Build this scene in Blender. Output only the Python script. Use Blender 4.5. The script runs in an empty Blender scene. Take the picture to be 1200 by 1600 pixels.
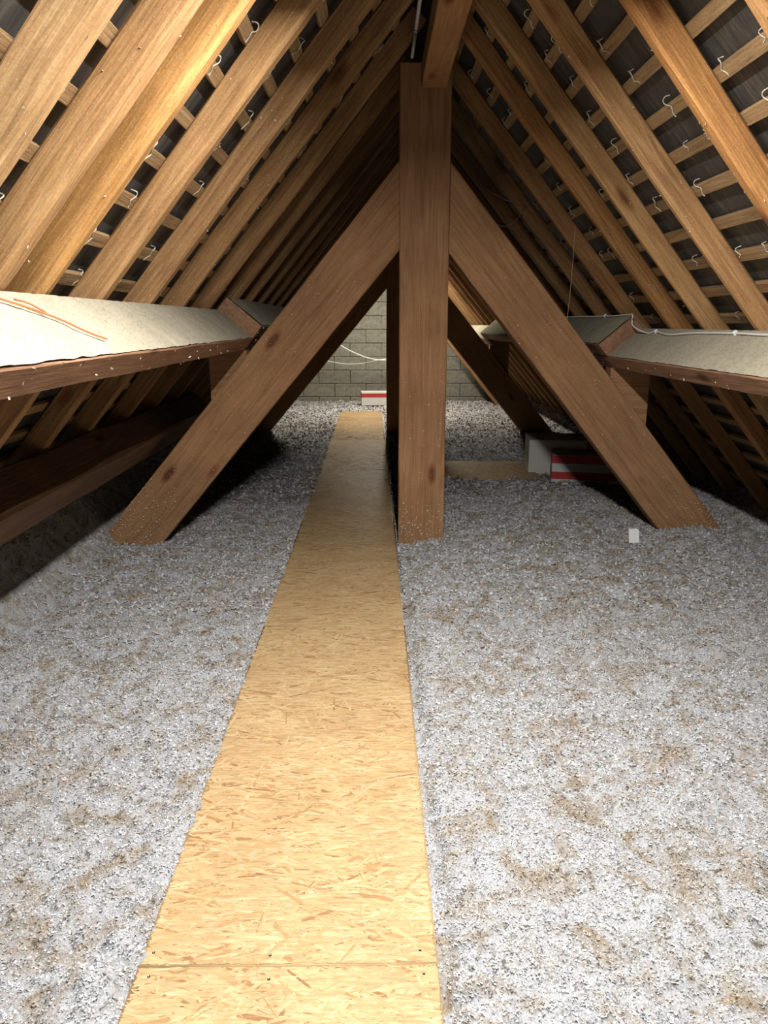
import bpy, math, random
import numpy as np
from mathutils import Matrix, Vector

scene = bpy.context.scene
COL = scene.collection
# ------------------------------------------------------------------ camera
F_PX, CAM_H = 1150.0, 1.46
PITCH = math.atan(295 / F_PX)
YAW = math.atan(13 / F_PX / math.cos(PITCH))
cam_d = bpy.data.cameras.new('camera')
cam_d.sensor_fit = 'VERTICAL'
cam_d.sensor_height = 36.0
cam_d.lens = 36.0 * F_PX / 1600.0
cam_d.clip_start = 0.02
cam = bpy.data.objects.new('camera', cam_d)
cam.location = (0, 0, CAM_H)
cam.rotation_euler = (math.pi / 2 - PITCH, 0, -YAW)
COL.objects.link(cam)
scene.camera = cam
# ------------------------------------------------------------------ world, exposure
w = bpy.data.worlds.new('world')
scene.world = w
w.use_nodes = True
w.node_tree.nodes['Background'].inputs[0].default_value = (0.6, 0.7, 0.85, 1)
w.node_tree.nodes['Background'].inputs[1].default_value = 0.02
scene.view_settings.view_transform = 'Standard'
scene.view_settings.look = 'None'
scene.view_settings.gamma = 1.0
scene.view_settings.use_curve_mapping = False
scene.view_settings.exposure = 0.0
scene.cycles.diffuse_bounces = 1
# ------------------------------------------------------------------ lights (both hang under the ridge, see tube_light below)
FRONT_LAMPS = [dict(x=0.18, y=0.50, z=2.47, length=1.2, power=92.0, color=(0.955, 0.975, 1.0)),
               dict(x=0.18, y=1.85, z=2.47, length=1.2, power=92.0, color=(1.0, 0.97, 0.93))]
REAR_LAMP = dict(x=0.20, y=12.2, z=2.60, length=1.2, power=125.0, color=(1.0, 0.94, 0.82))

# ================================================================== helpers
WORLD = {}


def wm(o):
    return WORLD.get(o.name, Matrix.Identity(4))


def place(o, parent=None, world=None):
    world = world if world is not None else Matrix.Identity(4)
    COL.objects.link(o)
    WORLD[o.name] = world.copy()
    if parent is not None:
        o.parent = parent
        o.matrix_local = wm(parent).inverted() @ world
    else:
        o.matrix_local = world
    return o


def tag(o, label=None, cat=None, group=None, kind=None):
    if label: o['label'] = label
    if cat: o['category'] = cat
    if group: o['group'] = group
    if kind: o['kind'] = kind
    return o


def mesh_np(name, verts, faces, mat=None, smooth=False):
    me = bpy.data.meshes.new(name)
    verts = np.asarray(verts, dtype=np.float32)
    if isinstance(faces, np.ndarray):
        n, k = faces.shape
        me.vertices.add(len(verts)); me.vertices.foreach_set('co', verts.ravel())
        me.loops.add(n * k); me.loops.foreach_set('vertex_index', faces.astype(np.int32).ravel())
        me.polygons.add(n)
        me.polygons.foreach_set('loop_start', np.arange(0, n * k, k, dtype=np.int32))
        me.update(calc_edges=True)
    else:
        me.from_pydata([tuple(map(float, v)) for v in verts], [], faces)
        me.update()
    if smooth:
        me.polygons.foreach_set('use_smooth', np.ones(len(me.polygons), dtype=bool))
    if mat is not None:
        me.materials.append(mat)
    return me


def mobj(name, me, parent=None, world=None):
    return place(bpy.data.objects.new(name, me), parent, world)


def empty(name, loc=(0, 0, 0), world=None):
    o = bpy.data.objects.new(name, None)
    o.empty_display_size = 0.1
    return place(o, None, world if world is not None else Matrix.Translation(loc))


def frame(origin, ax, ay, az):
    m = Matrix.Identity(4)
    for i in range(3):
        m[i][0], m[i][1], m[i][2], m[i][3] = ax[i], ay[i], az[i], origin[i]
    return m


def vnoise(x, y, seed=0):
    """smooth value noise, vectorised, 0..1"""
    xi, yi = np.floor(x).astype(np.int64), np.floor(y).astype(np.int64)
    fx, fy = x - xi, y - yi
    fx, fy = fx * fx * (3 - 2 * fx), fy * fy * (3 - 2 * fy)

    def h(a, b):
        n = (a * 374761393 + b * 668265263 + seed * 1442695041) & 0x7fffffff
        n = ((n ^ (n >> 13)) * 1274126177) & 0x7fffffff
        n = ((n ^ (n >> 16)) * 668265263) & 0x7fffffff
        return ((n ^ (n >> 15)) & 0xffffff) / float(0xffffff)
    a, b, c, d = h(xi, yi), h(xi + 1, yi), h(xi, yi + 1), h(xi + 1, yi + 1)
    return (a * (1 - fx) + b * fx) * (1 - fy) + (c * (1 - fx) + d * fx) * fy


def sstep(a, b, x):
    t = np.clip((x - a) / (b - a), 0, 1)
    return t * t * (3 - 2 * t)


def box_mesh(name, lo, hi, mat, bev=0.0):
    """box with chamfered vertical/long edges when bev > 0"""
    (x0, y0, z0), (x1, y1, z1) = lo, hi
    if bev <= 0:
        v = [(x, y, z) for x in (x0, x1) for y in (y0, y1) for z in (z0, z1)]
        f = [(0, 1, 3, 2), (4, 6, 7, 5), (0, 4, 5, 1), (2, 3, 7, 6), (0, 2, 6, 4), (1, 5, 7, 3)]
        return mesh_np(name, v, f, mat)
    import bmesh
    bm = bmesh.new()
    bmesh.ops.create_cube(bm, size=1.0)
    for q in bm.verts:
        q.co = (x0 + (q.co.x + .5) * (x1 - x0), y0 + (q.co.y + .5) * (y1 - y0), z0 + (q.co.z + .5) * (z1 - z0))
    bmesh.ops.bevel(bm, geom=list(bm.edges), offset=bev, segments=1, affect='EDGES')
    me = bpy.data.meshes.new(name)
    bm.to_mesh(me); bm.free()
    me.materials.append(mat)
    return me


def beam_mesh(name, L, wy, dz, mat, seed=0, bev=0.008, wob=0.004, step=0.16, k0=0.0, k1=0.0, wane=0.0, zc=True):
    """sawn timber along local x, wy wide (y), dz deep (z); chamfered, slightly bowed, ends cut at a slope k"""
    rng = random.Random(seed)
    n = max(2, int(L / step) + 1)
    h, d = wy / 2, dz / 2
    zo = 0.0 if zc else d
    verts, faces = [], []
    ph = [rng.uniform(0, 6.28) for _ in range(8)]
    prof0 = [(-h, -d, 0), (h, -d, 1), (h, d, 2), (-h, d, 3)]
    for i in range(n + 1):
        x = L * i / n
        oy = wob * (math.sin(x * 1.1 + ph[0]) + 0.5 * math.sin(x * 3.1 + ph[1]))
        oz = 0.5 * wob * (math.sin(x * 0.9 + ph[2]) + 0.5 * math.sin(x * 3.7 + ph[3]))
        for (py, pz, c) in prof0:
            b = bev * (1 + 0.5 * math.sin(x * 5.3 + ph[4 + c])) + wane * (0.5 + 0.5 * math.sin(x * 2.1 + ph[4 + c])) * (1 if c < 2 else 0.15)
            sy, sz = (1 if py > 0 else -1), (1 if pz > 0 else -1)
            p1, p2 = (py - sy * b, pz), (py, pz - sz * b)
            if c in (1, 3): p1, p2 = p2, p1
            if c == 0: p1, p2 = p2, p1
            if c == 0: seq = [p1, p2]
            elif c == 1: seq = [(py - sy * b, pz), (py, pz - sz * b)]
            elif c == 2: seq = [(py, pz - sz * b), (py - sy * b, pz)]
            else: seq = [(py - sy * b, pz), (py, pz - sz * b)]
            for (yy, zz) in seq:
                j = rng.uniform(-1, 1) * 0.0012
                xx = x
                if i == 0: xx = x + k0 * zz
                if i == n: xx = x + k1 * zz
                verts.append((xx, yy + oy + j, zz + oz + zo + j))
    for i in range(n):
        a, b = i * 8, (i + 1) * 8
        for k in range(8):
            k2 = (k + 1) % 8
            faces.append((a + k, b + k, b + k2, a + k2))
    faces.append(tuple(range(8)))
    faces.append(tuple(n * 8 + k for k in reversed(range(8))))
    import bmesh
    me = mesh_np(name, verts, faces, mat)
    bm = bmesh.new(); bm.from_mesh(me)
    bmesh.ops.recalc_face_normals(bm, faces=bm.faces)
    bm.to_mesh(me); bm.free()
    return me


def prism_mesh(name, poly, y0, y1, mat):
    """polygon in xz extruded along y"""
    import bmesh
    n = len(poly)
    v = [(x, y0, z) for x, z in poly] + [(x, y1, z) for x, z in poly]
    f = [tuple(range(n)), tuple(range(2 * n - 1, n - 1, -1))]
    f += [(i, (i + 1) % n, n + (i + 1) % n, n + i) for i in range(n)]
    me = mesh_np(name, v, f, mat)
    bm = bmesh.new(); bm.from_mesh(me)
    bmesh.ops.recalc_face_normals(bm, faces=bm.faces)
    bm.to_mesh(me); bm.free()
    return me


def tube_mesh(name, pts, r, mat, sides=6, sub=4):
    """round wire through pts (Catmull-Rom)"""
    P = [Vector(p) for p in pts]
    path = []
    if sub > 1 and len(P) > 2:
        for i in range(len(P) - 1):
            p0, p1, p2, p3 = P[max(i - 1, 0)], P[i], P[i + 1], P[min(i + 2, len(P) - 1)]
            for k in range(sub):
                t = k / sub
                path.append(0.5 * ((2 * p1) + (p2 - p0) * t + (2 * p0 - 5 * p1 + 4 * p2 - p3) * t * t + (3 * p1 - p0 - 3 * p2 + p3) * t ** 3))
        path.append(P[-1])
    else:
        path = P
    v, f = [], []
    up = Vector((0.13, 0.31, 0.94)).normalized()
    for i, p in enumerate(path):
        t = (path[min(i + 1, len(path) - 1)] - path[max(i - 1, 0)]).normalized()
        a = t.cross(up)
        if a.length < 1e-3: a = t.cross(Vector((1, 0, 0)))
        a.normalize(); b = t.cross(a)
        for k in range(sides):
            an = 2 * math.pi * k / sides
            v.append(p + r * (math.cos(an) * a + math.sin(an) * b))
    for i in range(len(path) - 1):
        for k in range(sides):
            k2 = (k + 1) % sides
            f.append((i * sides + k, i * sides + k2, (i + 1) * sides + k2, (i + 1) * sides + k))
    f.append(tuple(range(sides))); f.append(tuple((len(path) - 1) * sides + k for k in reversed(range(sides))))
    return mesh_np(name, v, f, mat, smooth=True)


def flake_arrays(P, N, size, rng, stand=0.6, aspect=0.55):
    """small curled paper flakes (two quads folded) at points P with surface normals N"""
    n = len(P)
    a = rng.normal(size=(n, 3)); a /= np.linalg.norm(a, axis=1)[:, None]
    a = a - (1 - stand) * (a * N).sum(1)[:, None] * N
    a /= np.linalg.norm(a, axis=1)[:, None]
    b = np.cross(a, N + 0.5 * rng.normal(size=(n, 3))); b /= (np.linalg.norm(b, axis=1)[:, None] + 1e-9)
    c = np.cross(a, b)
    s = size * rng.uniform(0.5, 1.3, n)[:, None]
    k = rng.uniform(-0.5, 0.5, n)[:, None]
    hw = aspect * s * 0.5 * rng.uniform(.6, 1.2, n)[:, None]
    v = np.stack([P - a * s * .5 - b * hw, P - a * s * .5 + b * hw * .6, P + b * hw + c * k * s * .6, P - b * hw + c * k * s * .6,
                  P + a * s * .5 + b * hw * .7, P + a * s * .5 - b * hw], axis=1).reshape(-1, 3)
    i = np.arange(n)[:, None] * 6
    f = np.concatenate([i + np.array([[0, 1, 2, 3]]), i + np.array([[3, 2, 4, 5]])], axis=0)
    return v, f


# ================================================================== materials
def new_mat(name):
    m = bpy.data.materials.new(name)
    m.use_nodes = True
    nt = m.node_tree
    return m, nt, nt.nodes, nt.links, nt.nodes['Principled BSDF']


def ramp(nodes, stops):
    r = nodes.new('ShaderNodeValToRGB')
    el = r.color_ramp.elements
    while len(el) < len(stops): el.new(0.5)
    for e, (p, c) in zip(el, stops):
        e.position = p
        e.color = (c[0], c[1], c[2], 1) if not isinstance(c, (int, float)) else (c, c, c, 1)
    return r


def mixc(nodes, links, fac, a, b, blend='MIX'):
    n = nodes.new('ShaderNodeMix')
    n.data_type = 'RGBA'; n.blend_type = blend
    for idx, val in ((0, fac), (6, a), (7, b)):
        if isinstance(val, (int, float)): n.inputs[idx].default_value = val
        elif isinstance(val, tuple): n.inputs[idx].default_value = (*val, 1)
        else: links.new(val, n.inputs[idx])
    return n.outputs[2]


def noise(nodes, links, vec, scale, detail=4, rough=0.55, dist=0.0):
    n = nodes.new('ShaderNodeTexNoise')
    n.inputs['Scale'].default_value = scale; n.inputs['Detail'].default_value = detail
    n.inputs['Roughness'].default_value = rough; n.inputs['Distortion'].default_value = dist
    if vec is not None: links.new(vec, n.inputs['Vector'])
    return n.outputs['Fac']


def mapping(nodes, links, vec, scale=(1, 1, 1), rot=(0, 0, 0)):
    m = nodes.new('ShaderNodeMapping')
    m.inputs['Scale'].default_value = scale; m.inputs['Rotation'].default_value = rot
    links.new(vec, m.inputs['Vector'])
    return m.outputs[0]


def wood_mat(name, dark, mid, light, grain=1.0, knots=True, dustcol=None, rough=0.8, fine=.8):
    m, nt, N, L, bs = new_mat(name)
    tc = N.new('ShaderNodeTexCoord'); oi = N.new('ShaderNodeObjectInfo')
    add = N.new('ShaderNodeVectorMath'); add.operation = 'MULTIPLY_ADD'
    add.inputs[0].default_value = (37, 11, 23)
    L.new(oi.outputs['Random'], add.inputs[1]); L.new(tc.outputs['Object'], add.inputs[2])
    v = add.outputs[0]
    n1 = noise(N, L, mapping(N, L, v, (0.7, 13 * grain, 13 * grain)), 2.2, 5, 0.6, 1.6)
    r1 = ramp(N, [(0.28, dark), (0.5, mid), (0.75, light)])
    L.new(n1, r1.inputs[0])
    n2 = noise(N, L, mapping(N, L, v, (2.5, 60 * grain, 60 * grain)), 2.5, 3, 0.6)
    r2 = ramp(N, [(0.3, 0.72), (0.7, 1.1)])
    L.new(n2, r2.inputs[0])
    c = mixc(N, L, fine, r1.outputs[0], r2.outputs[0], 'MULTIPLY')
    n3 = noise(N, L, v, 2.3, 4, 0.6)
    r3 = ramp(N, [(0.3, (0.72, 0.68, 0.64)), (0.7, (1.12, 1.08, 1.02))])
    L.new(n3, r3.inputs[0])
    c = mixc(N, L, 0.8, c, r3.outputs[0], 'MULTIPLY')
    n4 = noise(N, L, v, 130, 3, 0.7)
    r4 = ramp(N, [(0.35, 0.8), (0.65, 1.12)])
    L.new(n4, r4.inputs[0])
    c = mixc(N, L, 0.7, c, r4.outputs[0], 'MULTIPLY')
    if knots:
        vo = N.new('ShaderNodeTexVoronoi'); vo.inputs['Scale'].default_value = 1.0
        L.new(mapping(N, L, v, (1.7, 4.5, 4.5)), vo.inputs['Vector'])
        r5 = ramp(N, [(0.07, (0.30, 0.20, 0.14)), (0.10, (0.62, 0.48, 0.40)), (0.16, (1, 1, 1))])
        L.new(vo.outputs['Distance'], r5.inputs[0])
        c = mixc(N, L, 0.85, c, r5.outputs[0], 'MULTIPLY')
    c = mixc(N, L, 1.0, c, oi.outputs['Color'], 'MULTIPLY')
    if dustcol:
        n6 = noise(N, L, v, 300, 2, 0.6)
        r6 = ramp(N, [(0.63, 0.0), (0.71, 0.7)])
        L.new(n6, r6.inputs[0])
        c = mixc(N, L, r6.outputs[0], c, dustcol)
    L.new(c, bs.inputs['Base Color'])
    bs.inputs['Roughness'].default_value = rough
    bs.inputs['Specular IOR Level'].default_value = 0.25
    bp = N.new('ShaderNodeBump'); bp.inputs['Strength'].default_value = 0.45; bp.inputs['Distance'].default_value = 0.006
    hm = N.new('ShaderNodeMath'); hm.operation = 'ADD'
    L.new(n1, hm.inputs[0]); L.new(n2, hm.inputs[1])
    L.new(hm.outputs[0], bp.inputs['Height']); L.new(bp.outputs[0], bs.inputs['Normal'])
    return m


M = {}
M['rafter'] = wood_mat('old_pine', (0.27, 0.145, 0.06), (0.43, 0.245, 0.105), (0.60, 0.39, 0.19), dustcol=(0.62, 0.53, 0.40))
M['truss'] = wood_mat('stained_pine', (0.27, 0.135, 0.063), (0.37, 0.20, 0.098), (0.45, 0.26, 0.135), fine=.45)
M['purlin'] = wood_mat('purlin_timber', (0.24, 0.125, 0.07), (0.35, 0.195, 0.115), (0.46, 0.275, 0.17))
M['batten'] = wood_mat('batten_pine', (0.27, 0.165, 0.075), (0.40, 0.255, 0.125), (0.52, 0.36, 0.19), knots=False, dustcol=(0.6, 0.52, 0.4))


def insulation_mat(name, per_island):
    m, nt, N, L, bs = new_mat(name)
    tc = N.new('ShaderNodeTexCoord'); v = tc.outputs['Object']
    geo = N.new('ShaderNodeNewGeometry')
    f1 = noise(N, L, v, 160, 4, 0.75)
    r1 = ramp(N, [(0.30, (0.22, 0.21, 0.20)), (0.42, (0.50, 0.495, 0.49)), (0.55, (0.63, 0.64, 0.655)), (0.8, (0.84, 0.86, 0.90))])
    L.new(f1, r1.inputs[0])
    c = r1.outputs[0]
    if per_island:
        r0 = ramp(N, [(0.0, (0.20, 0.19, 0.18)), (0.04, (0.48, 0.465, 0.445)), (0.2, (0.62, 0.615, 0.61)), (0.5, (0.72, 0.725, 0.73)), (0.9, (0.84, 0.86, 0.89)), (0.97, (0.58, 0.50, 0.40))])
        L.new(geo.outputs['Random Per Island'], r0.inputs[0])
        c = mixc(N, L, 0.22, r0.outputs[0], c)
    # beige lumps of other paper
    f2 = noise(N, L, v, 7.5, 8, 0.7, 1.0)
    r2 = ramp(N, [(0.46, 0.0), (0.66, 1.0)])
    L.new(f2, r2.inputs[0])
    c = mixc(N, L, r2.outputs[0], c, mixc(N, L, 1.0, c, (0.66, 0.52, 0.36), 'MULTIPLY'))
    f3 = noise(N, L, v, 34, 3, 0.6, 0.3)  # dark flecks, with the shade of small pits painted into the colour
    r3 = ramp(N, [(0.29, (0.34, 0.29, 0.23)), (0.40, (1, 1, 1))])
    L.new(f3, r3.inputs[0])
    c = mixc(N, L, 0.9, c, r3.outputs[0], 'MULTIPLY')
    c = mixc(N, L, 1.0, c, (0.86, 0.85, 0.845), 'MULTIPLY')
    L.new(c, bs.inputs['Base Color'])
    bs.inputs['Roughness'].default_value = 1.0
    bs.inputs['Specular IOR Level'].default_value = 0.0
    if not per_island:
        bp = N.new('ShaderNodeBump'); bp.inputs['Strength'].default_value = 0.8; bp.inputs['Distance'].default_value = 0.01
        L.new(f1, bp.inputs['Height']); L.new(bp.outputs[0], bs.inputs['Normal'])
    return m


M['insul'] = insulation_mat('cellulose', False)
M['flake'] = insulation_mat('cellulose_flakes', True)


def dust_mat(name, base, dark):
    m, nt, N, L, bs = new_mat(name)
    tc = N.new('ShaderNodeTexCoord'); v = tc.outputs['Object']
    n1 = noise(N, L, v, 120, 4, 0.7)
    r1 = ramp(N, [(0.33, dark), (0.46, base), (0.75, tuple(min(1, x * 1.12) for x in base))])
    L.new(n1, r1.inputs[0])
    n2 = noise(N, L, v, 5, 4, 0.6)
    r2 = ramp(N, [(0.3, 0.86), (0.7, 1.05)])
    L.new(n2, r2.inputs[0])
    L.new(mixc(N, L, 1.0, r1.outputs[0], r2.outputs[0], 'MULTIPLY'), bs.inputs['Base Color'])
    bs.inputs['Roughness'].default_value = 1.0; bs.inputs['Specular IOR Level'].default_value = 0.0
    bp = N.new('ShaderNodeBump'); bp.inputs['Strength'].default_value = 0.5; bp.inputs['Distance'].default_value = 0.006
    L.new(n1, bp.inputs['Height']); L.new(bp.outputs[0], bs.inputs['Normal'])
    return m


M['dust'] = dust_mat('settled_dust', (0.44, 0.39, 0.29), (0.25, 0.21, 0.15))
M['fluff'] = dust_mat('fluff', (0.66, 0.56, 0.42), (0.45, 0.36, 0.25))


def osb_mat():
    m, nt, N, L, bs = new_mat('osb_strands')
    tc = N.new('ShaderNodeTexCoord'); v = tc.outputs['Object']
    geo = N.new('ShaderNodeNewGeometry')
    r0 = ramp(N, [(0.0, (0.40, 0.21, 0.085)), (0.045, (0.53, 0.32, 0.14)), (0.13, (0.64, 0.435, 0.21)), (0.45, (0.685, 0.48, 0.24)),
                  (0.75, (0.725, 0.525, 0.275)), (1.0, (0.78, 0.595, 0.34))])
    L.new(geo.outputs['Random Per Island'], r0.inputs[0])
    n1 = noise(N, L, mapping(N, L, v, (14, 150, 10)), 1.0, 4, 0.65, 0.6)
    r1 = ramp(N, [(0.3, 0.66), (0.68, 1.1)])
    L.new(n1, r1.inputs[0])
    c = mixc(N, L, 0.9, r0.outputs[0], r1.outputs[0], 'MULTIPLY')
    n2 = noise(N, L, v, 3.2, 4, 0.55)
    r2 = ramp(N, [(0.33, (0.88, 0.80, 0.74)), (0.66, (1.06, 1.04, 1.0))])
    L.new(n2, r2.inputs[0])
    c = mixc(N, L, 0.8, c, r2.outputs[0], 'MULTIPLY')
    c = mixc(N, L, 1.0, c, (0.82, 0.81, 0.82), 'MULTIPLY')
    L.new(c, bs.inputs['Base Color'])
    bs.inputs['Roughness'].default_value = 0.6
    bs.inputs['Specular IOR Level'].default_value = 0.3
    return m


M['osb'] = osb_mat()


def simple(name, col, rough=0.7, metal=0.0, var=0.0, scale=30.0, bump=0.0):
    m, nt, N, L, bs = new_mat(name)
    tc = N.new('ShaderNodeTexCoord')
    n1 = noise(N, L, tc.outputs['Object'], scale, 4, 0.6)
    r1 = ramp(N, [(0.3, tuple(x * (1 - var) for x in col)), (0.7, tuple(min(1, x * (1 + var)) for x in col))])
    L.new(n1, r1.inputs[0]); L.new(r1.outputs[0], bs.inputs['Base Color'])
    bs.inputs['Roughness'].default_value = rough; bs.inputs['Metallic'].default_value = metal
    if bump:
        bp = N.new('ShaderNodeBump'); bp.inputs['Strength'].default_value = bump; bp.inputs['Distance'].default_value = 0.004
        L.new(n1, bp.inputs['Height']); L.new(bp.outputs[0], bs.inputs['Normal'])
    return m


M['hook'] = simple('galvanised_wire', (0.66, 0.61, 0.50), 0.5, 0.0, 0.15, 60)
M['cable_white'] = simple('white_cable_sheath', (0.78, 0.76, 0.70), 0.5, 0, 0.1)
M['cable_orange'] = simple('orange_cord', (0.60, 0.17, 0.06), 0.6, 0, 0.15)
M['cable_pink'] = simple('pink_cord', (0.30, 0.16, 0.15), 0.6, 0, 0.15)
M['wire'] = simple('thin_wire', (0.34, 0.23, 0.15), 0.5, 0, 0.1)
M['conduit'] = simple('grey_conduit', (0.50, 0.47, 0.45), 0.5, 0, 0.1)
M['paper'] = simple('white_paper', (0.88, 0.88, 0.86), 0.8, 0, 0.03)
M['carton'] = simple('white_carton', (0.66, 0.63, 0.58), 0.75, 0, 0.06, 8)
M['red'] = simple('red_print', (0.46, 0.035, 0.03), 0.6, 0, 0.08, 8)
M['screw'] = simple('screw_steel', (0.35, 0.33, 0.30), 0.35, 1.0, 0.2)
M['block'] = simple('concrete_block', (0.235, 0.225, 0.175), 0.95, 0, 0.28, 18, 0.8)
M['mortar'] = simple('mortar', (0.27, 0.258, 0.20), 0.95, 0, 0.2, 40, 0.6)
M['subfloor'] = simple('subfloor', (0.2, 0.17, 0.13), 0.9, 0, 0.2)
M['white_plastic'] = simple('white_plastic', (0.8, 0.8, 0.78), 0.4, 0, 0.03)


def slate_mat():
    m, nt, N, L, bs = new_mat('slate')
    tc = N.new('ShaderNodeTexCoord'); oi = N.new('ShaderNodeObjectInfo')
    add = N.new('ShaderNodeVectorMath'); add.operation = 'MULTIPLY_ADD'
    add.inputs[0].default_value = (9, 17, 5)
    L.new(oi.outputs['Random'], add.inputs[1]); L.new(tc.outputs['Object'], add.inputs[2])
    n1 = noise(N, L, mapping(N, L, add.outputs[0], (2, 12, 2)), 3.0, 5, 0.65, 0.8)
    r1 = ramp(N, [(0.3, (0.032, 0.031, 0.029)), (0.55, (0.072, 0.068, 0.062)), (0.78, (0.17, 0.155, 0.13))])
    L.new(n1, r1.inputs[0])
    L.new(r1.outputs[0], bs.inputs['Base Color'])
    bs.inputs['Roughness'].default_value = 0.55
    bp = N.new('ShaderNodeBump'); bp.inputs['Strength'].default_value = 0.5; bp.inputs['Distance'].default_value = 0.003
    L.new(n1, bp.inputs['Height']); L.new(bp.outputs[0], bs.inputs['Normal'])
    return m


M['slate'] = slate_mat()
# lamp diffuser
m_, nt_, N_, L_, bs_ = new_mat('lit_diffuser')
bs_.inputs['Emission Color'].default_value = (1, 0.97, 0.93, 1)
bs_.inputs['Emission Strength'].default_value = 4.0
M['lit'] = m_

# ================================================================== geometry constants of the attic
RX, APEX, SL = 0.305, 3.08, math.radians(50)          # ridge x, height of rafter undersides at the ridge, pitch
CS, SN = math.cos(SL), math.sin(SL)
Y0, Y1 = -1.8, 14.25
RAF_W, RAF_D = 0.062, 0.10
GAUGE = 0.168
LEN = (APEX + 0.25) / SN


def slope(side):
    """down-slope and outward directions of the left (-1) or right (1) roof slope"""
    return Vector((side * CS, 0, -SN)), Vector((side * SN, 0, CS))


def roof_pt(side, s, y, n=0.0):
    d, o = slope(side)
    return Vector((RX, y, APEX)) + d * s + o * n


def px(P):
    q = Vector(P) - Vector((0, 0, CAM_H))
    c, s = math.cos(YAW), math.sin(YAW)
    x, y, z = c * q.x - s * q.y, s * q.x + c * q.y, q.z
    d = y * math.cos(PITCH) - z * math.sin(PITCH)
    if d < 0.05: return None
    return 600 + F_PX * x / d, 800 + F_PX * (-y * math.sin(PITCH) - z * math.cos(PITCH)) / d


ORD = ['first', 'second', 'third', 'fourth', 'fifth', 'sixth', 'seventh', 'eighth', 'ninth', 'tenth', 'eleventh', 'twelfth', 'thirteenth']

# ================================================================== floor, end walls
fl = mobj('floor', box_mesh('floor', (-2.9, Y0 - .1, -0.32), (3.5, Y1 + .3, -0.14), M['subfloor']))
tag(fl, 'plank sub-floor hidden under the loose insulation', kind='structure')


def gable(name, y, label, blocks):
    tri = [(RX - 3.1, -0.2), (RX + 3.1, -0.2), (RX + 3.1, -0.18), (RX, APEX + 0.42), (RX - 3.1, -0.18)]
    yy = (y, y + 0.2) if blocks else (y - 0.2, y)
    o = mobj(name, prism_mesh(name, tri, yy[0] + 0.012, yy[1], M['mortar'] if blocks else M['block']))
    tag(o, label, kind='structure')
    if not blocks: return o
    rng = random.Random(5)
    metas = [box_mesh('block', (-.296, -.03, -.121), (.296, .012, .121), M['block'], 0.006) for _ in range(1)]
    for r in range(13):
        z = -0.03 + r * 0.25
        half = (APEX + 0.3 - z - 0.1) / math.tan(SL)
        off = 0.3 * (r % 2) + .12
        k0 = int((-half) / 0.6) - 1
        for k in range(k0, -k0 + 1):
            x = k * 0.6 + off
            if abs(x) + 0.29 > half: continue
            P = (RX + x, y + 0.004 + rng.uniform(-.006, .006), z)
            mobj('block', metas[0], o, Matrix.Translation(P) @ Matrix.Rotation(rng.uniform(-.008, .008), 4, 'Y'))
    return o


gable('wall_back', Y1, 'grey concrete block gable wall at the far end', True)
gable('wall_front', Y0, 'concrete gable wall behind the camera', False)

# ================================================================== roof slopes: battens with hooks, slates
# a slate hook: wire over the batten head, zigzag down its inner face (local x along batten, y down-slope, z inward)
hook_pts = [
    [(-.004, -.040, -.008), (-.008, -.046, .006), (.004, -.043, .015), (.011, -.030, .015), (-.003, -.014, .013), (-.010, -.004, .013), (.006, .008, .013), (.013, .020, .012), (.012, .027, .010)],
    [(.004, -.040, -.008), (.010, -.045, .005), (.001, -.046, .013), (-.008, -.034, .015), (.004, -.018, .014), (.012, -.008, .014), (-.004, .006, .013), (-.008, .018, .012)],
    [(0, -.038, -.008), (.004, -.042, .008), (.013, -.034, .014), (.002, -.020, .014), (-.008, -.012, .013), (.010, .002, .013)],
]
hook_me = [tube_mesh('hook', p, 0.0023, M['hook'], 4, 2) for p in hook_pts]
BW, BT = 0.05, 0.022
slate_me = mesh_np('slate', [(x, y, z) for x in (0, 0.36) for y in (-.109, .109) for z in (0, .005)],
                   [(0, 1, 3, 2), (4, 6, 7, 5), (0, 4, 5, 1), (2, 3, 7, 6), (0, 2, 6, 4), (1, 5, 7, 3)], M['slate'])
SWID = 0.22
raf_y = {-1: [0.05, 0.62, 1.17, 1.73, 2.065, 2.35, 2.84, 3.43, 3.97, 4.60, 5.22, 5.78, 6.34, 6.90, 7.46, 8.02, 8.58, 9.14, 9.72, 10.4, 10.96, 11.52, 12.08, 12.64, 13.2, 13.76],
         1: [-0.05, 0.52, 1.08, 1.64, 2.20, 2.76, 3.37, 3.92, 4.36, 5.04, 5.62, 6.18, 6.74, 7.30, 7.86, 8.42, 8.98, 9.54, 10.3, 10.86, 11.42, 11.98, 12.54, 13.1, 13.66]}
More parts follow.
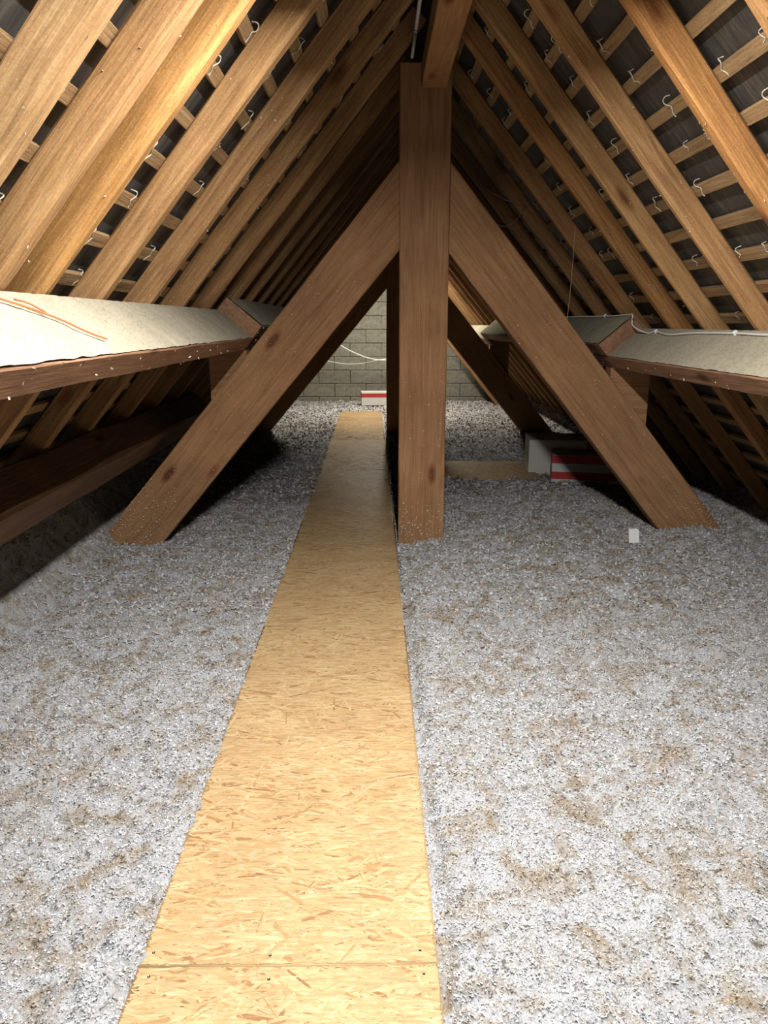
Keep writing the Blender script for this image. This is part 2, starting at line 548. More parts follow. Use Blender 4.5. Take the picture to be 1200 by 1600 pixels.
for side, nm in ((-1, 'left'), (1, 'right')):
    d, o = slope(side)
    yax = o.cross(d)
    roof = empty('ceiling_' + nm)
    tag(roof, 'underside of the slate roof with battens on the %s slope' % nm, kind='structure')
    rows = int((LEN - 0.05) / GAUGE)
    rng = random.Random(11 + side)
    bl = Y1 - Y0 + 0.1
    bat_me = beam_mesh('batten', bl, BW, BT, M['batten'], 3 + side, 0.002, 0.0012, 0.5)
    slates = []
    for i in range(rows):
        s = 1.672 - 9 * GAUGE + i * GAUGE
        # batten local axes: x along +Y, y down-slope, z = x cross y
        zx = Vector((0, 1, 0)).cross(d)
        Wb = frame(roof_pt(side, s, Y0 - 0.05, RAF_D + BT / 2 + 0.001), Vector((0, 1, 0)), d, zx)
        b = mobj('batten', bat_me, roof, Wb)
        # hooks: one under every slate centre, near bay only (further on it is dark)
        off = (i % 2) * SWID / 2
        k = 0
        y = 1.3 + off
        while y < 5.6 and s < 2.75:
            jy = y + rng.uniform(-.03, .03)
            if rng.random() < 0.85 and all(not (r_ - RAF_W - .005 < jy < r_ + .005) for r_ in raf_y[side]):
                p = px(roof_pt(side, s, jy, RAF_D))
                if p and -60 < p[0] < 1260 and -60 < p[1] < 560:
                    Wh = frame(roof_pt(side, s, jy, RAF_D + BT / 2 + .001), yax * side, d, -o)
                    hz = Vector(yax * side).cross(d)
                    Wh = frame(roof_pt(side, s, jy, RAF_D + BT / 2 + .001), d.cross(-o), d, -o)
                    mobj('hook', rng.choice(hook_me), b, Wh @ Matrix.Rotation(rng.uniform(-.35, .35), 4, 'Z') @ Matrix.Scale(rng.uniform(.85, 1.15), 4))
            y += SWID
        ny = int((Y1 - Y0) / SWID) + 1
        for q in range(ny):
            y = Y0 + 0.05 + q * SWID + off
            if y > Y1 + .1: continue
            ang = math.radians(2.1)
            tilt = d * math.cos(ang) + o * math.sin(ang)
            nrm = o * math.cos(ang) - d * math.sin(ang)
            org = roof_pt(side, s - 0.022, y, RAF_D + BT + 0.004 + rng.uniform(0, .0012))
            Wm = frame(org, tilt, nrm.cross(tilt), nrm) @ Matrix.Rotation(rng.uniform(-.006, .006), 4, 'Z')
            pp = [px(Wm @ Vector(v)) for v in ((0, -.11, 0), (0, .11, 0), (.168, .11, 0), (.168, -.11, 0))]
            area = 0
            if all(pp) and any(-20 < p[0] < 1220 and -20 < p[1] < 1620 for p in pp):
                area = abs(sum(pp[j][0] * pp[(j + 1) % 4][1] - pp[(j + 1) % 4][0] * pp[j][1] for j in range(4))) / 2
            slates.append((area, Wm))
    slates.sort(key=lambda t: -t[0])
    for area, Wm in slates[:290]:
        mobj('slate', slate_me, roof, Wm)
    vs, fs = [], []
    base = [Vector(v.co) for v in slate_me.vertices]
    bf = [tuple(p.vertices) for p in slate_me.polygons]
    for area, Wm in slates[290:]:
        n0 = len(vs)
        vs += [Wm @ v for v in base]
        fs += [tuple(a + n0 for a in f) for f in bf]
    rest = mobj('slate', mesh_np('slate_rest', vs, np.array(fs), M['slate']), roof)
    tag(rest, 'remaining dark slates of the %s slope' % nm, kind='stuff')

rc = mobj('trim_1', prism_mesh('trim_1', [(RX - .26, APEX - .05), (RX, APEX + .26), (RX + .26, APEX - .05), (RX + .28, APEX - .03), (RX, APEX + .30), (RX - .28, APEX - .03)], Y0 - .05, Y1 + .1, M['slate']))
tag(rc, 'ridge capping closing the top of the slate roof', kind='structure')
# ================================================================== rafters
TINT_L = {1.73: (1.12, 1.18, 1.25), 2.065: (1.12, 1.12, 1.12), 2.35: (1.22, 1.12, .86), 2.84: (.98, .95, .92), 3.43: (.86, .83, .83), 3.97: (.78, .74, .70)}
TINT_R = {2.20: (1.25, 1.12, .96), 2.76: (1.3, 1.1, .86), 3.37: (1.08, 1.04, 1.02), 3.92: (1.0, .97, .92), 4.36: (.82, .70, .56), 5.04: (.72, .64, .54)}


def fluff_on(parent, pts, nrm, size, seed, name='fluff', stand=.9, mat='fluff'):
    rng = np.random.default_rng(seed)
    v, f = flake_arrays(np.array(pts, float), np.array(nrm, float), size, rng, stand)
    Wi = np.array(wm(parent).inverted())
    v = v @ Wi[:3, :3].T + Wi[:3, 3]
    o = mobj(name, mesh_np(name, v, f, M[mat]), parent, wm(parent))
    tag(o, 'pale insulation fluff caught on the timber', kind='stuff')
    return o


ic = {}
for side, nm in ((-1, 'left'), (1, 'right')):
    d, o = slope(side)
    before = [y for y in raf_y[side] if 1.3 < y < (4.8 if side < 0 else 4.7)]
    if side > 0: before = [y for y in before if y > 2.0]
    tint = TINT_L if side < 0 else TINT_R
    mid = [y for y in raf_y[side] if (4.8 if side < 0 else 4.7) <= y < 10.1]
    far = [y for y in raf_y[side] if y >= 10.1]
    for n, y in enumerate(raf_y[side]):
        yc = y - RAF_W / 2
        rw = RAF_W * random.Random(n * 7 + side).uniform(.92, 1.1)
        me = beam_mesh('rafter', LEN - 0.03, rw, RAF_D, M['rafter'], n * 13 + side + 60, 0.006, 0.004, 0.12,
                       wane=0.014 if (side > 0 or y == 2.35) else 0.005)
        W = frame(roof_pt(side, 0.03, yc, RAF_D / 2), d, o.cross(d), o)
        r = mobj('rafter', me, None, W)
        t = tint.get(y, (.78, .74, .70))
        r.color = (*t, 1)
        if y in before:
            k = before.index(y)
            if k == 0:
                lab = 'pale pine rafter across the top left corner, nearest on the left slope' if side < 0 else 'orange pine rafter in the top right corner, nearest on the right slope'
            else:
                extra = {2.065: 'broad greyish tan', 2.35: 'golden bark edged', 2.84: 'light brown', 3.43: 'striped coarse grained', 2.76: 'bright orange', 3.37: 'pale rounded'}.get(y, 'brown')
                lab = '%s rafter, %s from the camera on the %s slope' % (extra, ORD[k], nm)
        elif y in mid:
            lab = 'shaded rafter on the %s slope, %s behind the front truss' % (nm, ORD[mid.index(y)])
        elif y in far:
            lab = 'rafter on the %s slope, %s behind the middle truss' % (nm, ORD[far.index(y)])
        else:
            lab = 'pine rafter overhead on the %s slope, %s from the wall behind the camera' % (nm, ORD[n])
        tag(r, lab, 'rafter', 'rafters of the %s slope' % nm)
        if y in before:
            rg = np.random.default_rng(n * 31 + side + 5)
            m_ = 26
            s_ = rg.uniform(0.6, 2.1, m_)
            pts, nr = [], []
            for q in range(m_):
                if rg.random() < .6:
                    pts.append(roof_pt(side, s_[q], yc - rw / 2 - .003, rg.uniform(0.005, RAF_D - .01))); nr.append((0, -1, 0))
                else:
                    pts.append(roof_pt(side, s_[q], yc + rg.uniform(-.5, .5) * rw, -.003)); nr.append(tuple(-o))
            fluff_on(r, pts, nr, 0.007, n + 900)

# ================================================================== purlins
PW, PD = 0.096, 0.272           # along the slope, square to the slope
# lip = inner upper edge of the front-bay purlin at the truss (x, z)
LIP = {-1: Vector((-0.775, 0, 1.366)), 1: Vector((1.479, 0, 1.253))}


def purlin(side, ya, yb, up, label, seed):
    d, o = slope(side)
    lip = LIP[side] - d * (PW + 0.003) * up
    cen = lip + d * PW / 2 + o * PD / 2
    # local x along +Y, y down-slope, z = x cross y
    X = Vector((0, 1, 0)); Z = X.cross(d)
    W = frame((cen.x, ya, cen.z), X, d, Z)
    p = mobj('purlin', beam_mesh('purlin', yb - ya, PW, PD, M['purlin'], seed, 0.004, 0.0008, 0.2), None, W)
    tag(p, label, 'beam', 'purlins under the %s slope' % ('left' if side < 0 else 'right'))
    # settled dust on the up-slope face: a thin uneven blanket
    nu, nv = int((yb - ya) / 0.02), 22
    uu, vv = np.meshgrid(np.linspace(0, 1, nu + 1), np.linspace(0, 1, nv + 1), indexing='ij')
    yy = ya + 0.006 + uu * (yb - ya - .012)
    rag = 0.003 * (vnoise(yy * 14, vv * 0 + seed, seed) - .2)
    oo = np.clip(vv * PD, rag + 0.004, PD - 0.004 - 0.4 * np.abs(rag))
    th = 0.003 + 0.004 * vnoise(yy * 24, oo * 24, seed + 1) + 0.003 * vnoise(yy * 80, oo * 80, seed + 2)
    th *= np.minimum(1, np.minimum(oo / .008 + .2, (PD - oo) / .008 + .2))
    dn, on = np.array(d), np.array(o)
    Pt = np.array(lip)[None, None, :] + oo[..., None] * on - th[..., None] * dn
    Pt[..., 1] = yy
    V = Pt.reshape(-1, 3)
    Wi = np.array(W.inverted())
    Vl = V @ Wi[:3, :3].T + Wi[:3, 3]
    idx = np.arange((nu + 1) * (nv + 1)).reshape(nu + 1, nv + 1)
    Fq = np.stack([idx[:-1, :-1], idx[1:, :-1], idx[1:, 1:], idx[:-1, 1:]], -1).reshape(-1, 4)
    if side < 0: Fq = Fq[:, ::-1]
    dl = mobj('dust_layer', mesh_np('dust_layer', Vl, Fq, M['dust'], True), p, W)
    tag(dl, 'cream blanket of settled dust on the upper face')
    # bits of fluff on the edge strip and on the dust
    rg = np.random.default_rng(seed + 40)
    pts, nr = [], []
    for q in range(46):
        y = rg.uniform(max(ya, 1.3), max(ya + 1, min(yb, 6.5)))
        a = lip + d * rg.uniform(0, PW) - o * .003
        pts.append((a.x, y, a.z)); nr.append(tuple(-o))
    fluff_on(p, pts, nr, 0.011, seed + 70)
    return p


for side, nm in ((-1, 'left'), (1, 'right')):
    purlin(side, Y0 + .02, 5.06, 0, 'dust covered purlin running from the %s edge of the picture to the front truss' % nm, 20 + side)
    purlin(side, 4.76, 10.2, 1, 'purlin on the %s whose sawn end overlaps the front truss' % nm, 30 + side)
    purlin(side, 9.9, Y1 - .03, 0, 'distant purlin on the %s between middle truss and block wall' % nm, 40 + side)

# ================================================================== trusses
def truss(y, label, depth=0.17, fine=True, seed=0):
    root = empty('roof_truss', (RX, y, 0))
    tag(root, label, 'truss', 'roof trusses')
    # king post, local x vertical
    W = frame((RX, y + depth / 2, -0.13), (0, 0, 1), (1, 0, 0), (0, 1, 0))
    post = mobj('king_post', beam_mesh('king_post', 2.93 + .13, 0.306, depth, M['truss'], 100 + seed, 0.006, 0.0015, 0.15), root, W)
    post.color = (1, 1, 1, 1)
    pr = {}
    for side in (-1, 1):
        ang = math.radians(49.7 if side < 0 else 50.5)
        dv = Vector((side * math.cos(ang), 0, -math.sin(ang)))
        uv = Vector((side * math.sin(ang), 0, math.cos(ang)))
        wdt = 0.329 if side < 0 else 0.335
        x0, z0 = (0.150, 2.154) if side < 0 else (0.460, 2.145)
        L = (z0 + 0.16) / math.sin(ang)
        # local x down the timber, z outward (up), y = z cross x
        W = frame((x0, y + depth / 2 - .004 + .012, z0), dv, uv.cross(dv), uv)
        k = -math.sin(ang) / math.cos(ang)
        r = mobj('principal_rafter', beam_mesh('principal_rafter', L, depth - .02, wdt, M['truss'], 110 + seed + side, 0.005, 0.0012, 0.15,
                                               k0=k), root, W)
        pr[side] = (r, dv, uv, wdt, x0, z0)
        # block between principal rafter and purlin
        d, o = slope(side)
        lip = LIP[side]
        A = lip + d * PW
        xb = -1.07 if side < 0 else 1.79
        top = A + o * (abs(xb - A.x) / SN)
        zt = z0 + wdt / 2 / math.cos(ang)

        def pz(x): return zt - abs(x - x0) * math.tan(ang)
        poly = [(A.x - side * .01, pz(A.x - side * .01)), (A.x - side * 0.01, A.z + .002), (A.x, A.z - .002), (xb, top.z - .003), (xb, pz(xb) + .001)]
        mobj('purlin_block', prism_mesh('purlin_block', poly, y + 0.045, y + depth - .02, M['truss']), root)
    if fine:
        rg = np.random.default_rng(77)
        for side in (-1, 1):
            r, dv, uv, wdt, x0, z0 = pr[side]
            pts, nr = [], []
            Lf = z0 / -dv.z
            for q in range(420):
                t = Lf - abs(rg.normal()) * 0.22 if q < 330 else rg.uniform(0.4, Lf)
                a = Vector((x0, 0, z0)) + dv * t + uv * rg.uniform(-.5, .5) * wdt
                pts.append((a.x, y + .008, a.z)); nr.append((0, -1, 0))
            fluff_on(r, pts, nr, 0.009, 300 + side)
        pts, nr = [], []
        for q in range(260):
            z = abs(rg.normal()) * .16 if q < 200 else rg.uniform(0, 1.2)
            pts.append((RX + rg.uniform(-.15, .15), y - .003, z)); nr.append((0, -1, 0))
        fluff_on(post, pts, nr, 0.010, 303)
    return root


truss(4.80, 'large brown king post truss in the foreground', fine=True)
truss(10.0, 'dark silhouetted truss seen through the front truss', fine=False, seed=20)
# single strut against the far wall, right of the post
ang = math.radians(50.5)
dv = Vector((math.cos(ang), 0, -math.sin(ang))); uv = Vector((math.sin(ang), 0, math.cos(ang)))
st = mobj('diagonal_strut', beam_mesh('diagonal_strut', 2.0, .1, .2, M['truss'], 140, .004, .001, .2), None,
          frame((1.22, 13.5, 1.36), dv, uv.cross(dv), uv))
tag(st, 'thin dark diagonal strut in front of the far block wall', 'beam')
# ridge beams
for (ya, yb, lab) in ((Y0 + .02, 4.795, 'ridge beam running overhead into the front king post'), (4.98, 9.99, 'ridge beam between front and middle king posts'),
                      (10.18, Y1 - .03, 'ridge beam between middle king post and block wall')):
    b = mobj('ridge_beam', beam_mesh('ridge_beam', yb - ya, .148, .13, M['truss'], int(ya * 10) + 200, .005, .001, .3), None,
             frame((.349, ya, 2.80 + .065), (0, 1, 0), (-1, 0, 0), (0, 0, 1)))
    b.color = (1.25, 1.2, 1.1, 1)
    tag(b, lab, 'beam', 'ridge beams')
# grey conduit beside the ridge beam, in two lengths
for ya, yb, lab in ((1.0, 4.30, 'grey conduit beside the ridge beam, long length'), (4.36, 4.72, 'short grey conduit stub beside the ridge beam')):
    c = mobj('conduit', tube_mesh('conduit', [(.216, ya, 2.935), (.216, yb, 2.935)], .0095, M['conduit'], 8, 1))
    tag(c, lab, 'pipe')
# wall plate along the left eave
_d, _o = slope(-1)
_c = roof_pt(-1, (RX + 1.60) / CS, -1.0, -0.105)
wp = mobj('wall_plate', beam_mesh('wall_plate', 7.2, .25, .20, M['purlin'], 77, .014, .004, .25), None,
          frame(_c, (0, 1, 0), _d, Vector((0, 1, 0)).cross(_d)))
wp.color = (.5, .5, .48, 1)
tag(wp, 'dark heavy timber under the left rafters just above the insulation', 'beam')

# ================================================================== OSB walkway
BOARD_L, BOARD_R, BOARD_Z = -0.557, 0.143, 0.006


def osb(name_label, x0, x1, ya, yb, z, nstrand, seed, twist=0.0, across=True, th=0.018):
    rng = np.random.default_rng(seed)
    cx, cy = (x0 + x1) / 2, (ya + yb) / 2
    hw, hl = (x1 - x0) / 2, (yb - ya) / 2
    W = Matrix.Translation((cx, cy, z)) @ Matrix.Rotation(twist, 4, 'Z')
    # slab
    V = [np.array([(x, y, zz) for x in (-hw, hw) for y in (-hl, hl) for zz in (-th, -0.0006)])]
    Fq = [np.array([(0, 1, 3, 2), (4, 6, 7, 5), (0, 4, 5, 1), (2, 3, 7, 6), (0, 2, 6, 4), (1, 5, 7, 3)])]
    # pressed strands, six-cornered slivers at slightly different levels
    n = nstrand
    ax = rng.normal(0, 0.42, n)
    wild = rng.random(n) < 0.16
    ax[wild] = rng.uniform(-1.57, 1.57, wild.sum())
    if not across: ax += math.pi / 2
    ln = rng.uniform(0.035, 0.12, n) * .5
    wd = rng.uniform(0.003, 0.014, n) * .5
    small = rng.random(n) < 0.3
    ln[small] *= .5; wd[small] *= .5
    ex = np.abs(np.cos(ax)) * ln + np.abs(np.sin(ax)) * wd
    ey = np.abs(np.sin(ax)) * ln + np.abs(np.cos(ax)) * wd
    px_ = np.clip(rng.uniform(-hw, hw, n), -(hw - ex) + rng.uniform(0, .004, n), hw - ex - rng.uniform(0, .004, n))
    py_ = np.clip(rng.uniform(-hl, hl, n), -(hl - ey) + rng.uniform(0, .004, n), hl - ey - rng.uniform(0, .004, n))
    zz = np.sort(rng.uniform(-0.0005, 0.0006, n))
    ca, sa = np.cos(ax), np.sin(ax)
    sk = rng.uniform(-.4, .4, n)
    prof = [(-1, 0), (-.8, -.9), (.75, -1), (1, .1), (.7, 1), (-.85, .8)]
    vv = []
    for (a, b) in prof:
        lx = ln * (a + 0.0) + sk * wd * b
        ly = wd * b
        X = np.clip(px_ + ca * lx - sa * ly, -hw, hw)
        Y = np.clip(py_ + sa * lx + ca * ly, -hl, hl)
        vv.append(np.stack([X, Y, zz], -1))
    vv = np.stack(vv, 1).reshape(-1, 3)
    i = np.arange(n)[:, None] * 6 + 8
    q = np.concatenate([i + np.array([[0, 1, 2, 3]]), i + np.array([[0, 3, 4, 5]])])
    V = np.concatenate([V[0], vv]); Fq = np.concatenate([Fq[0], q])
    b = mobj('osb_board', mesh_np('osb_board', V, Fq, M['osb']), None, W)
    tag(b, name_label, 'board', 'oriented strand boards of the walkway')
    return b, W, hw, hl


scr_me = tube_mesh('screw', [(0, 0, -.002), (0, 0, .0012)], .0036, M['screw'], 8, 1)
walk = [(-0.60, 1.405, 18000, 'strand board at the bottom edge of the picture'),
        (1.407, 3.40, 16000, 'long strand board between the bottom seam and the next seam'),
        (3.402, 5.40, 12000, 'strand board passing left of the front king post foot'),
        (5.404, 7.40, 7000, 'strand board just behind the front truss'),
        (7.404, 9.40, 5000, 'strand board of the walkway in front of the dark middle truss'),
        (9.404, 11.40, 4000, 'strand board of the walkway just behind the dark middle truss'),
        (11.404, 12.6, 2500, 'last lit strand board of the walkway by the far box')]
for n, (ya, yb, ns, lab) in enumerate(walk):
    drift = -0.0 if n < 3 else -(n - 2) * 0.010
    b, W, hw, hl = osb(lab, BOARD_L + drift, BOARD_R + drift * .8 - (0.004 if n == 2 else 0), ya, yb, BOARD_Z + (0.0 if n % 2 else .001), ns, 60 + n, 0.0)
    if n < 4:
        for sx in (-hw + .025, -.05, hw - .03):
            for sy in (-hl + .03, hl - .035):
                mobj('screw', scr_me, b, W @ Matrix.Translation((sx + .01 * math.sin(sx * 90 + n), sy + .008 * math.cos(sx * 40), .0004)))
osb('short strand board lying crosswise right of the king post', 0.30, 1.61, 6.93, 7.86, 0.012, 4000, 90, -0.03, False)
BO2 = (0.30, 1.61, 6.93, 7.86)

# ================================================================== loose-fill insulation
def ground(x, y):
    h = -0.004 + 0.022 * (vnoise(x * 3.1, y * 3.1, 3) - .5) + 0.020 * (vnoise(x * 9, y * 9, 4) - .5)
    far = sstep(5.2, 7.0, y)
    cl = vnoise(x * 14, y * 14, 21)
    h = h + 0.022 * (np.abs(cl - .5) * 2 - .5) * (1 - .5 * far)
    h = h + (0.010 + 0.030 * far) * (vnoise(x * 19, y * 19, 5) - .5) + (0.020 + .012 * far) * (vnoise(x * 41, y * 41, 6) - .5)
    h = h + 0.013 * (vnoise(x * 83, y * 83, 8) - .5)
    # heaped towards the left eave
    h = h + 0.40 * sstep(-1.72, -2.04, x) + 0.05 * sstep(-1.2, -1.6, x) * (vnoise(x * 2, y * 2, 9) - .3)
    # right of the walkway: hollow along the board, then a gentle rise towards truss and eave
    right = sstep(BOARD_R - .01, BOARD_R + .01, x)
    hol = 1 - sstep(BOARD_R + .01, BOARD_R + .075 + .03 * (vnoise(y * 6, y * 0, 10) - .5), x)
    h = h - right * hol * 0.05 * (1 - sstep(3.6, 4.3, y)) + right * 0.012
    h = h + right * 0.055 * sstep(3.6, 5.0, y) * sstep(.2, .5, x) * (1 - sstep(5.6, 6.6, y))
    h = h + 0.06 * np.exp(-((x - 1.5) / .55) ** 2 - ((y - 6.05) / .5) ** 2)
    h = h + 0.05 * np.exp(-((x - 2.15) / .35) ** 2 - ((y - 4.75) / .3) ** 2)
    h = h + 0.16 * sstep(2.35, 2.9, x)
    # beyond the middle truss
    # keep clear of the boards
    for (a, b, c, d) in ((BOARD_L - .06, BOARD_R + .0, -1, 12.6), BO2):
        e = 0.012
        ins = sstep(a - e, a + e, x) * (1 - sstep(b - e, b + e, x)) * sstep(c - e, c + e, y) * (1 - sstep(d - e, d + e, y))
        if d == 12.6:
            a2 = BOARD_L + 0.016 + 0.02 * (vnoise(y * 25, y * 0, 12) - .6) - .010 * np.clip((y - 5.4) / 2, 0, 4) + .0 * x
            ins = sstep(a2 - e, a2 + e, x) * (1 - sstep(b - e, b + e, x)) * (1 - sstep(d - e, d + e, y))
            lift = np.exp(-((x - a2 + .05) / .06) ** 2) * .012
            h = h + lift
        h = h * (1 - ins) - 0.05 * ins
    return h


def build_insulation():
    V, Fc, base = [], [], 0
    zones = [(-2.4, 3.1, 0.55, 3.02, 0.011), (-2.4, 3.1, 3.0, 6.03, 0.017), (-2.4, 3.1, 6.0, Y1 + .02, 0.034), (-2.4, 3.1, Y0, 0.56, 0.06)]
    for (xa, xb, ya, yb, st) in zones:
        nx, ny = int((xb - xa) / st), int((yb - ya) / st)
        xs, ys = np.meshgrid(np.linspace(xa, xb, nx + 1), np.linspace(ya, yb, ny + 1), indexing='ij')
        jr = np.random.default_rng(int(ya * 10) + 50)
        xs = xs + jr.uniform(-.3, .3, xs.shape) * st
        ys2 = ys + jr.uniform(-.3, .3, xs.shape) * st
        z = ground(xs, ys2) + jr.uniform(-1, 1, xs.shape) * st * .22
        V.append(np.stack([xs, ys2, z], -1).reshape(-1, 3))
        idx = np.arange((nx + 1) * (ny + 1)).reshape(nx + 1, ny + 1) + base
        Fc.append(np.stack([idx[:-1, :-1], idx[1:, :-1], idx[1:, 1:], idx[:-1, 1:]], -1).reshape(-1, 4))
        base += (nx + 1) * (ny + 1)
    o = mobj('loose_insulation', mesh_np('loose_insulation', np.concatenate(V), np.concatenate(Fc), M['insul'], True))
    tag(o, 'grey white loose-fill cellulose insulation covering the attic floor', 'insulation', kind='stuff')
    # flakes of shredded paper standing on it
    rng = np.random.default_rng(4)
    Pv, Pf, base = [], [], 0
    for (xa, xb, ya, yb, n, size) in ((-1.5, 1.9, 0.95, 2.1, 150000, .0072), (-1.9, 2.3, 2.1, 3.6, 120000, .010), (-2.3, 3.0, 3.6, 6.2, 80000, .017), (-2.3, 3.0, 6.2, Y1, 60000, .034)):
        x, y = rng.uniform(xa, xb, n), rng.uniform(ya, yb, n)
        z = ground(x, y)
        keep = z > -0.043
        x, y, z = x[keep], y[keep], z[keep]
        n = len(x)
        P = np.stack([x, y, z + size * .12], -1)
        # no flakes lying on the boards
        nb = ~((x > BOARD_L + .006) & (x < BOARD_R - .002) & (y < 12.6))
        nb |= (rng.random(n) < .0)
        P = P[nb]
        v, f = flake_arrays(P, np.tile(np.array([[0, 0, 1.]]), (len(P), 1)), size, rng, .6)
        Pv.append(v); Pf.append(f + base); base += len(v)
    fo = mobj('paper_flakes', mesh_np('paper_flakes', np.concatenate(Pv), np.concatenate(Pf), M['flake']), o)
    tag(fo, 'shredded paper flakes on the surface', kind='stuff')


build_insulation()

# ================================================================== cartons, paper
def carton(label, x, y, z, wx, dy, hz, bands, rot=0.0, vstripe=None):
    W = Matrix.Translation((x, y, z)) @ Matrix.Rotation(rot, 4, 'Z')
    root = empty('carton', world=W)
    tag(root, label, 'box')
    mobj('body', box_mesh('body', (0, 0, 0), (wx, dy, hz), M['carton'], .004), root, W)
    # closed top flaps, with the slit between them
    for a, b in ((0.002, dy / 2 - .003), (dy / 2 + .003, dy - .002)):
        mobj('flap', box_mesh('flap', (.002, a, hz), (wx - .002, b, hz + .003), M['carton']), root, W)
    for (z0, z1, xa, xb) in bands:
        mobj('red_band', box_mesh('red_band', (xa, -.0015, z0), (xb, .0, z1), M['red']), root, W)
        if xa <= 0.0:
            mobj('red_band', box_mesh('red_band', (-.0015, -.0015, z0), (0, dy, z1), M['red']), root, W)
    if vstripe:
        mobj('red_stripe', box_mesh('red_stripe', (vstripe[0], -.0015, .0), (vstripe[1], 0, hz), M['red']), root, W)
    return root


carton('white carton with two red bands half buried behind the right brace', 1.66, 6.80, -0.05, .95, .38, .31, [(.235, .309, 0.0, .95), (.085, .155, 0.0, .95), (.155, .235, .60, .95)], -.2)
carton('plain greyish carton with a red stripe behind the red banded box', 1.53, 7.24, -0.05, .98, .5, .385, [(.27, .384, .68, .98)], -.12, vstripe=(.56, .62))
carton('small white carton with red upper band by the far wall', -.25, 13.35, 0.02, .55, .3, .235, [(.145, .215, 0.0, .55)], 0.06)
# scrap of white paper standing in the insulation
pm = prism_mesh('paper_scrap', [(-.036, 0), (.036, .004), (.037, .085), (.022, .096), (-.035, .094)], -.0006, .0006, M['paper'])
ps = mobj('paper_scrap', pm, None, Matrix.Translation((1.70, 4.62, .058)) @ Matrix.Rotation(math.radians(-18), 4, 'X') @ Matrix.Rotation(.1, 4, 'Z'))
tag(ps, 'small white paper scrap standing up beside the right brace foot', 'paper')

# ================================================================== cables and wires
def on_purlin(side, y, t, n=0.008, up=0):
    d, o = slope(side)
    lip = LIP[side] - d * (PW + .003) * up
    p = lip + o * (t * PD) - d * n
    return (p.x, y, p.z)


c = mobj('orange_cord', tube_mesh('orange_cord', [on_purlin(-1, 1.45, 1.12, .03), on_purlin(-1, 1.72, 0.99, .02), on_purlin(-1, 1.86, .86, .017), on_purlin(-1, 2.0, .70, .017), on_purlin(-1, 2.12, .52, .017), on_purlin(-1, 2.2, .32, .017), on_purlin(-1, 2.28, .2, .017)], .0032, M['cable_orange'], 5, 6))
tag(c, 'thin orange cord draped over the dusty left purlin', 'cord')
c = mobj('orange_cord', tube_mesh('orange_cord', [on_purlin(-1, 1.985, .80, .018), on_purlin(-1, 2.03, .74, .021), on_purlin(-1, 2.08, .62, .018)], .0028, M['cable_orange'], 5, 4))
tag(c, 'short orange cord end beside the longer one on the left purlin', 'cord')

cw = empty('white_cable', on_purlin(1, 4.0, .9))
tag(cw, 'white electric cable clipped along the right purlin', 'cable')
ctrl = [(1, 7.0, .97, 1), (1, 6.0, .97, 1), (1, 5.2, .96, 1), (1, 4.84, .985, 1), (1, 4.74, .97, 1), (1, 4.70, .80, .55), (1, 4.55, .80, 0), (1, 4.42, .845, 0), (1, 4.18, .77, 0), (1, 3.9, .84, 0), (1, 3.45, .865, 0), (1, 3.2, .85, 0), (1, 2.7, .86, 0), (1, 1.5, .86, 0), (1, 0.3, .86, 0)]
mobj('cable_sheath', tube_mesh('cable_sheath', [on_purlin(s, y, t, .014, u) for s, y, t, u in ctrl], .0052, M['cable_white'], 7, 5), cw)
for y, t, u in ((5.3, .965, 1), (4.42, .845, 0), (3.45, .865, 0), (2.4, .86, 0)):
    P = Vector(on_purlin(1, y, t, .016, u))
    mobj('cable_clip', box_mesh('cable_clip', (-.011, -.009, -.011), (.011, .009, .011), M['white_plastic'], .003), cw, Matrix.Translation(P) @ Matrix.Rotation(SL, 4, 'Y'))
c = mobj('white_cable', tube_mesh('white_cable', [(-1.0, 13.6, 1.42), (-.70, 13.7, 1.12), (-.35, 13.8, .92), (-.05, 13.85, .82), (.2, 13.85, .80), (.42, 13.9, .82)], .011, M['cable_white'], 6, 5))
tag(c, 'upper white cable sagging in front of the far block wall', 'cable')
c = mobj('white_cable', tube_mesh('white_cable', [(-1.3, 13.95, .95), (-.95, 13.95, .80), (-.6, 13.95, .73), (-.3, 13.95, .73), (0., 13.9, .785), (.2, 13.87, .82)], .009, M['cable_white'], 6, 5))
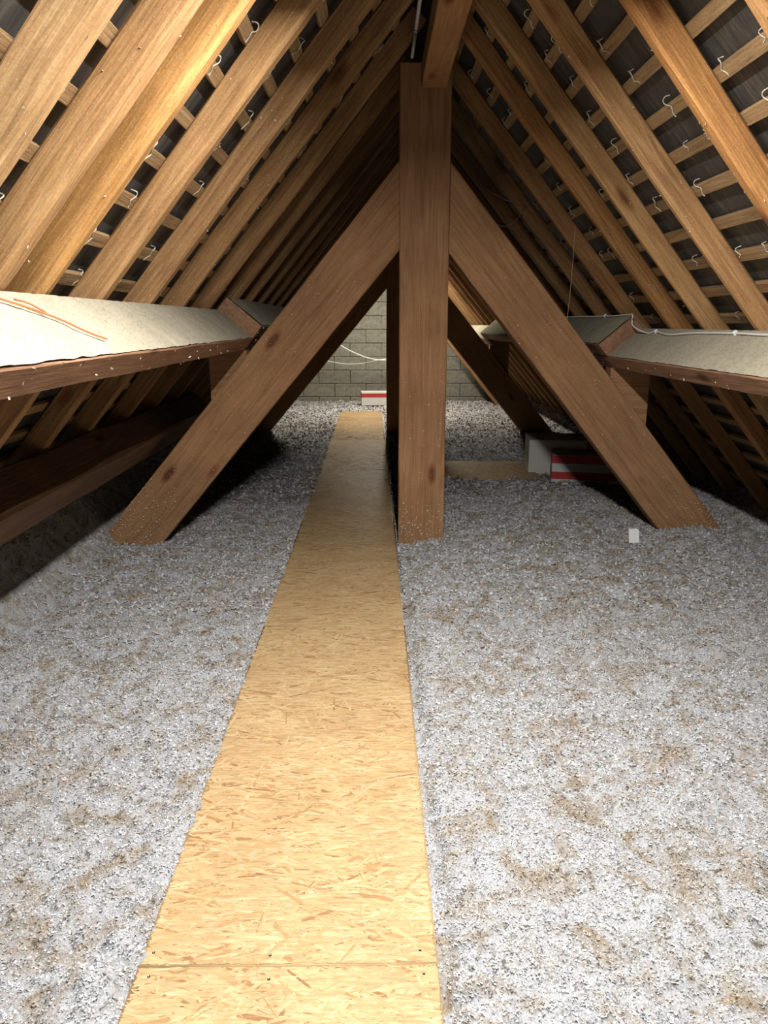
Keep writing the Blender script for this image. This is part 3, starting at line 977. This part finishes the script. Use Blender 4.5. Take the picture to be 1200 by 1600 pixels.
tag(c, 'lower white cable loop in front of the far block wall', 'cable')
c = mobj('hanging_wire', tube_mesh('hanging_wire', [(1.18, 4.6, 2.02), (1.175, 4.6, 1.7), (1.165, 4.61, 1.45)], .0016, M['wire'], 5, 3))
tag(c, 'thin wire hanging down in front of the right brace', 'wire')
c = mobj('pink_cord', tube_mesh('pink_cord', [(.78, 5.55, 2.37), (.92, 5.5, 2.29), (1.06, 5.45, 2.27), (1.22, 5.4, 2.30)], .0035, M['cable_pink'], 5, 5))
tag(c, 'dim pinkish cord sagging behind the right brace, upper loop', 'cord')
c = mobj('pink_cord', tube_mesh('pink_cord', [(1.04, 5.46, 2.27), (1.0, 5.5, 2.17), (.92, 5.52, 2.12), (.84, 5.55, 2.15)], .003, M['cable_pink'], 5, 5))
tag(c, 'dim pinkish cord hanging behind the right brace, lower loop', 'cord')

# ================================================================== tube lights under the ridge (carry the light of the place)
def tube_light(p, label):
    x, y, z, L = p['x'], p['y'], p['z'], p['length']
    root = empty('tube_light', (x, y, z))
    tag(root, label, 'lamp')
    mobj('housing', box_mesh('housing', (x - .03, y - L / 2, z + .022), (x + .03, y + L / 2, z + .055), M['white_plastic'], .004), root)
    mobj('diffuser', box_mesh('diffuser', (x - .025, y - L / 2 + .01, z + .006), (x + .025, y + L / 2 - .01, z + .022), M['lit'], .004), root)
    for yy in (y - L / 3, y + L / 3):
        mobj('hanger', tube_mesh('hanger', [(x, yy, z + .05), (x + .09, yy, 2.81)], .004, M['screw'], 5, 1), root)
    ld = bpy.data.lights.new('tube_glow', 'AREA')
    ld.shape = 'RECTANGLE'; ld.size = 0.05; ld.size_y = L
    ld.energy = p['power']; ld.color = p['color']
    lo = bpy.data.objects.new('tube_glow', ld)
    place(lo, root, Matrix.Translation((x, y, z)))


tube_light(FRONT_LAMPS[0], 'slim tube light under the ridge beam straight above the camera')
tube_light(FRONT_LAMPS[1], 'slim tube light under the ridge beam between camera and front truss')
tube_light(REAR_LAMP, 'slim tube light under the ridge beam near the far wall')
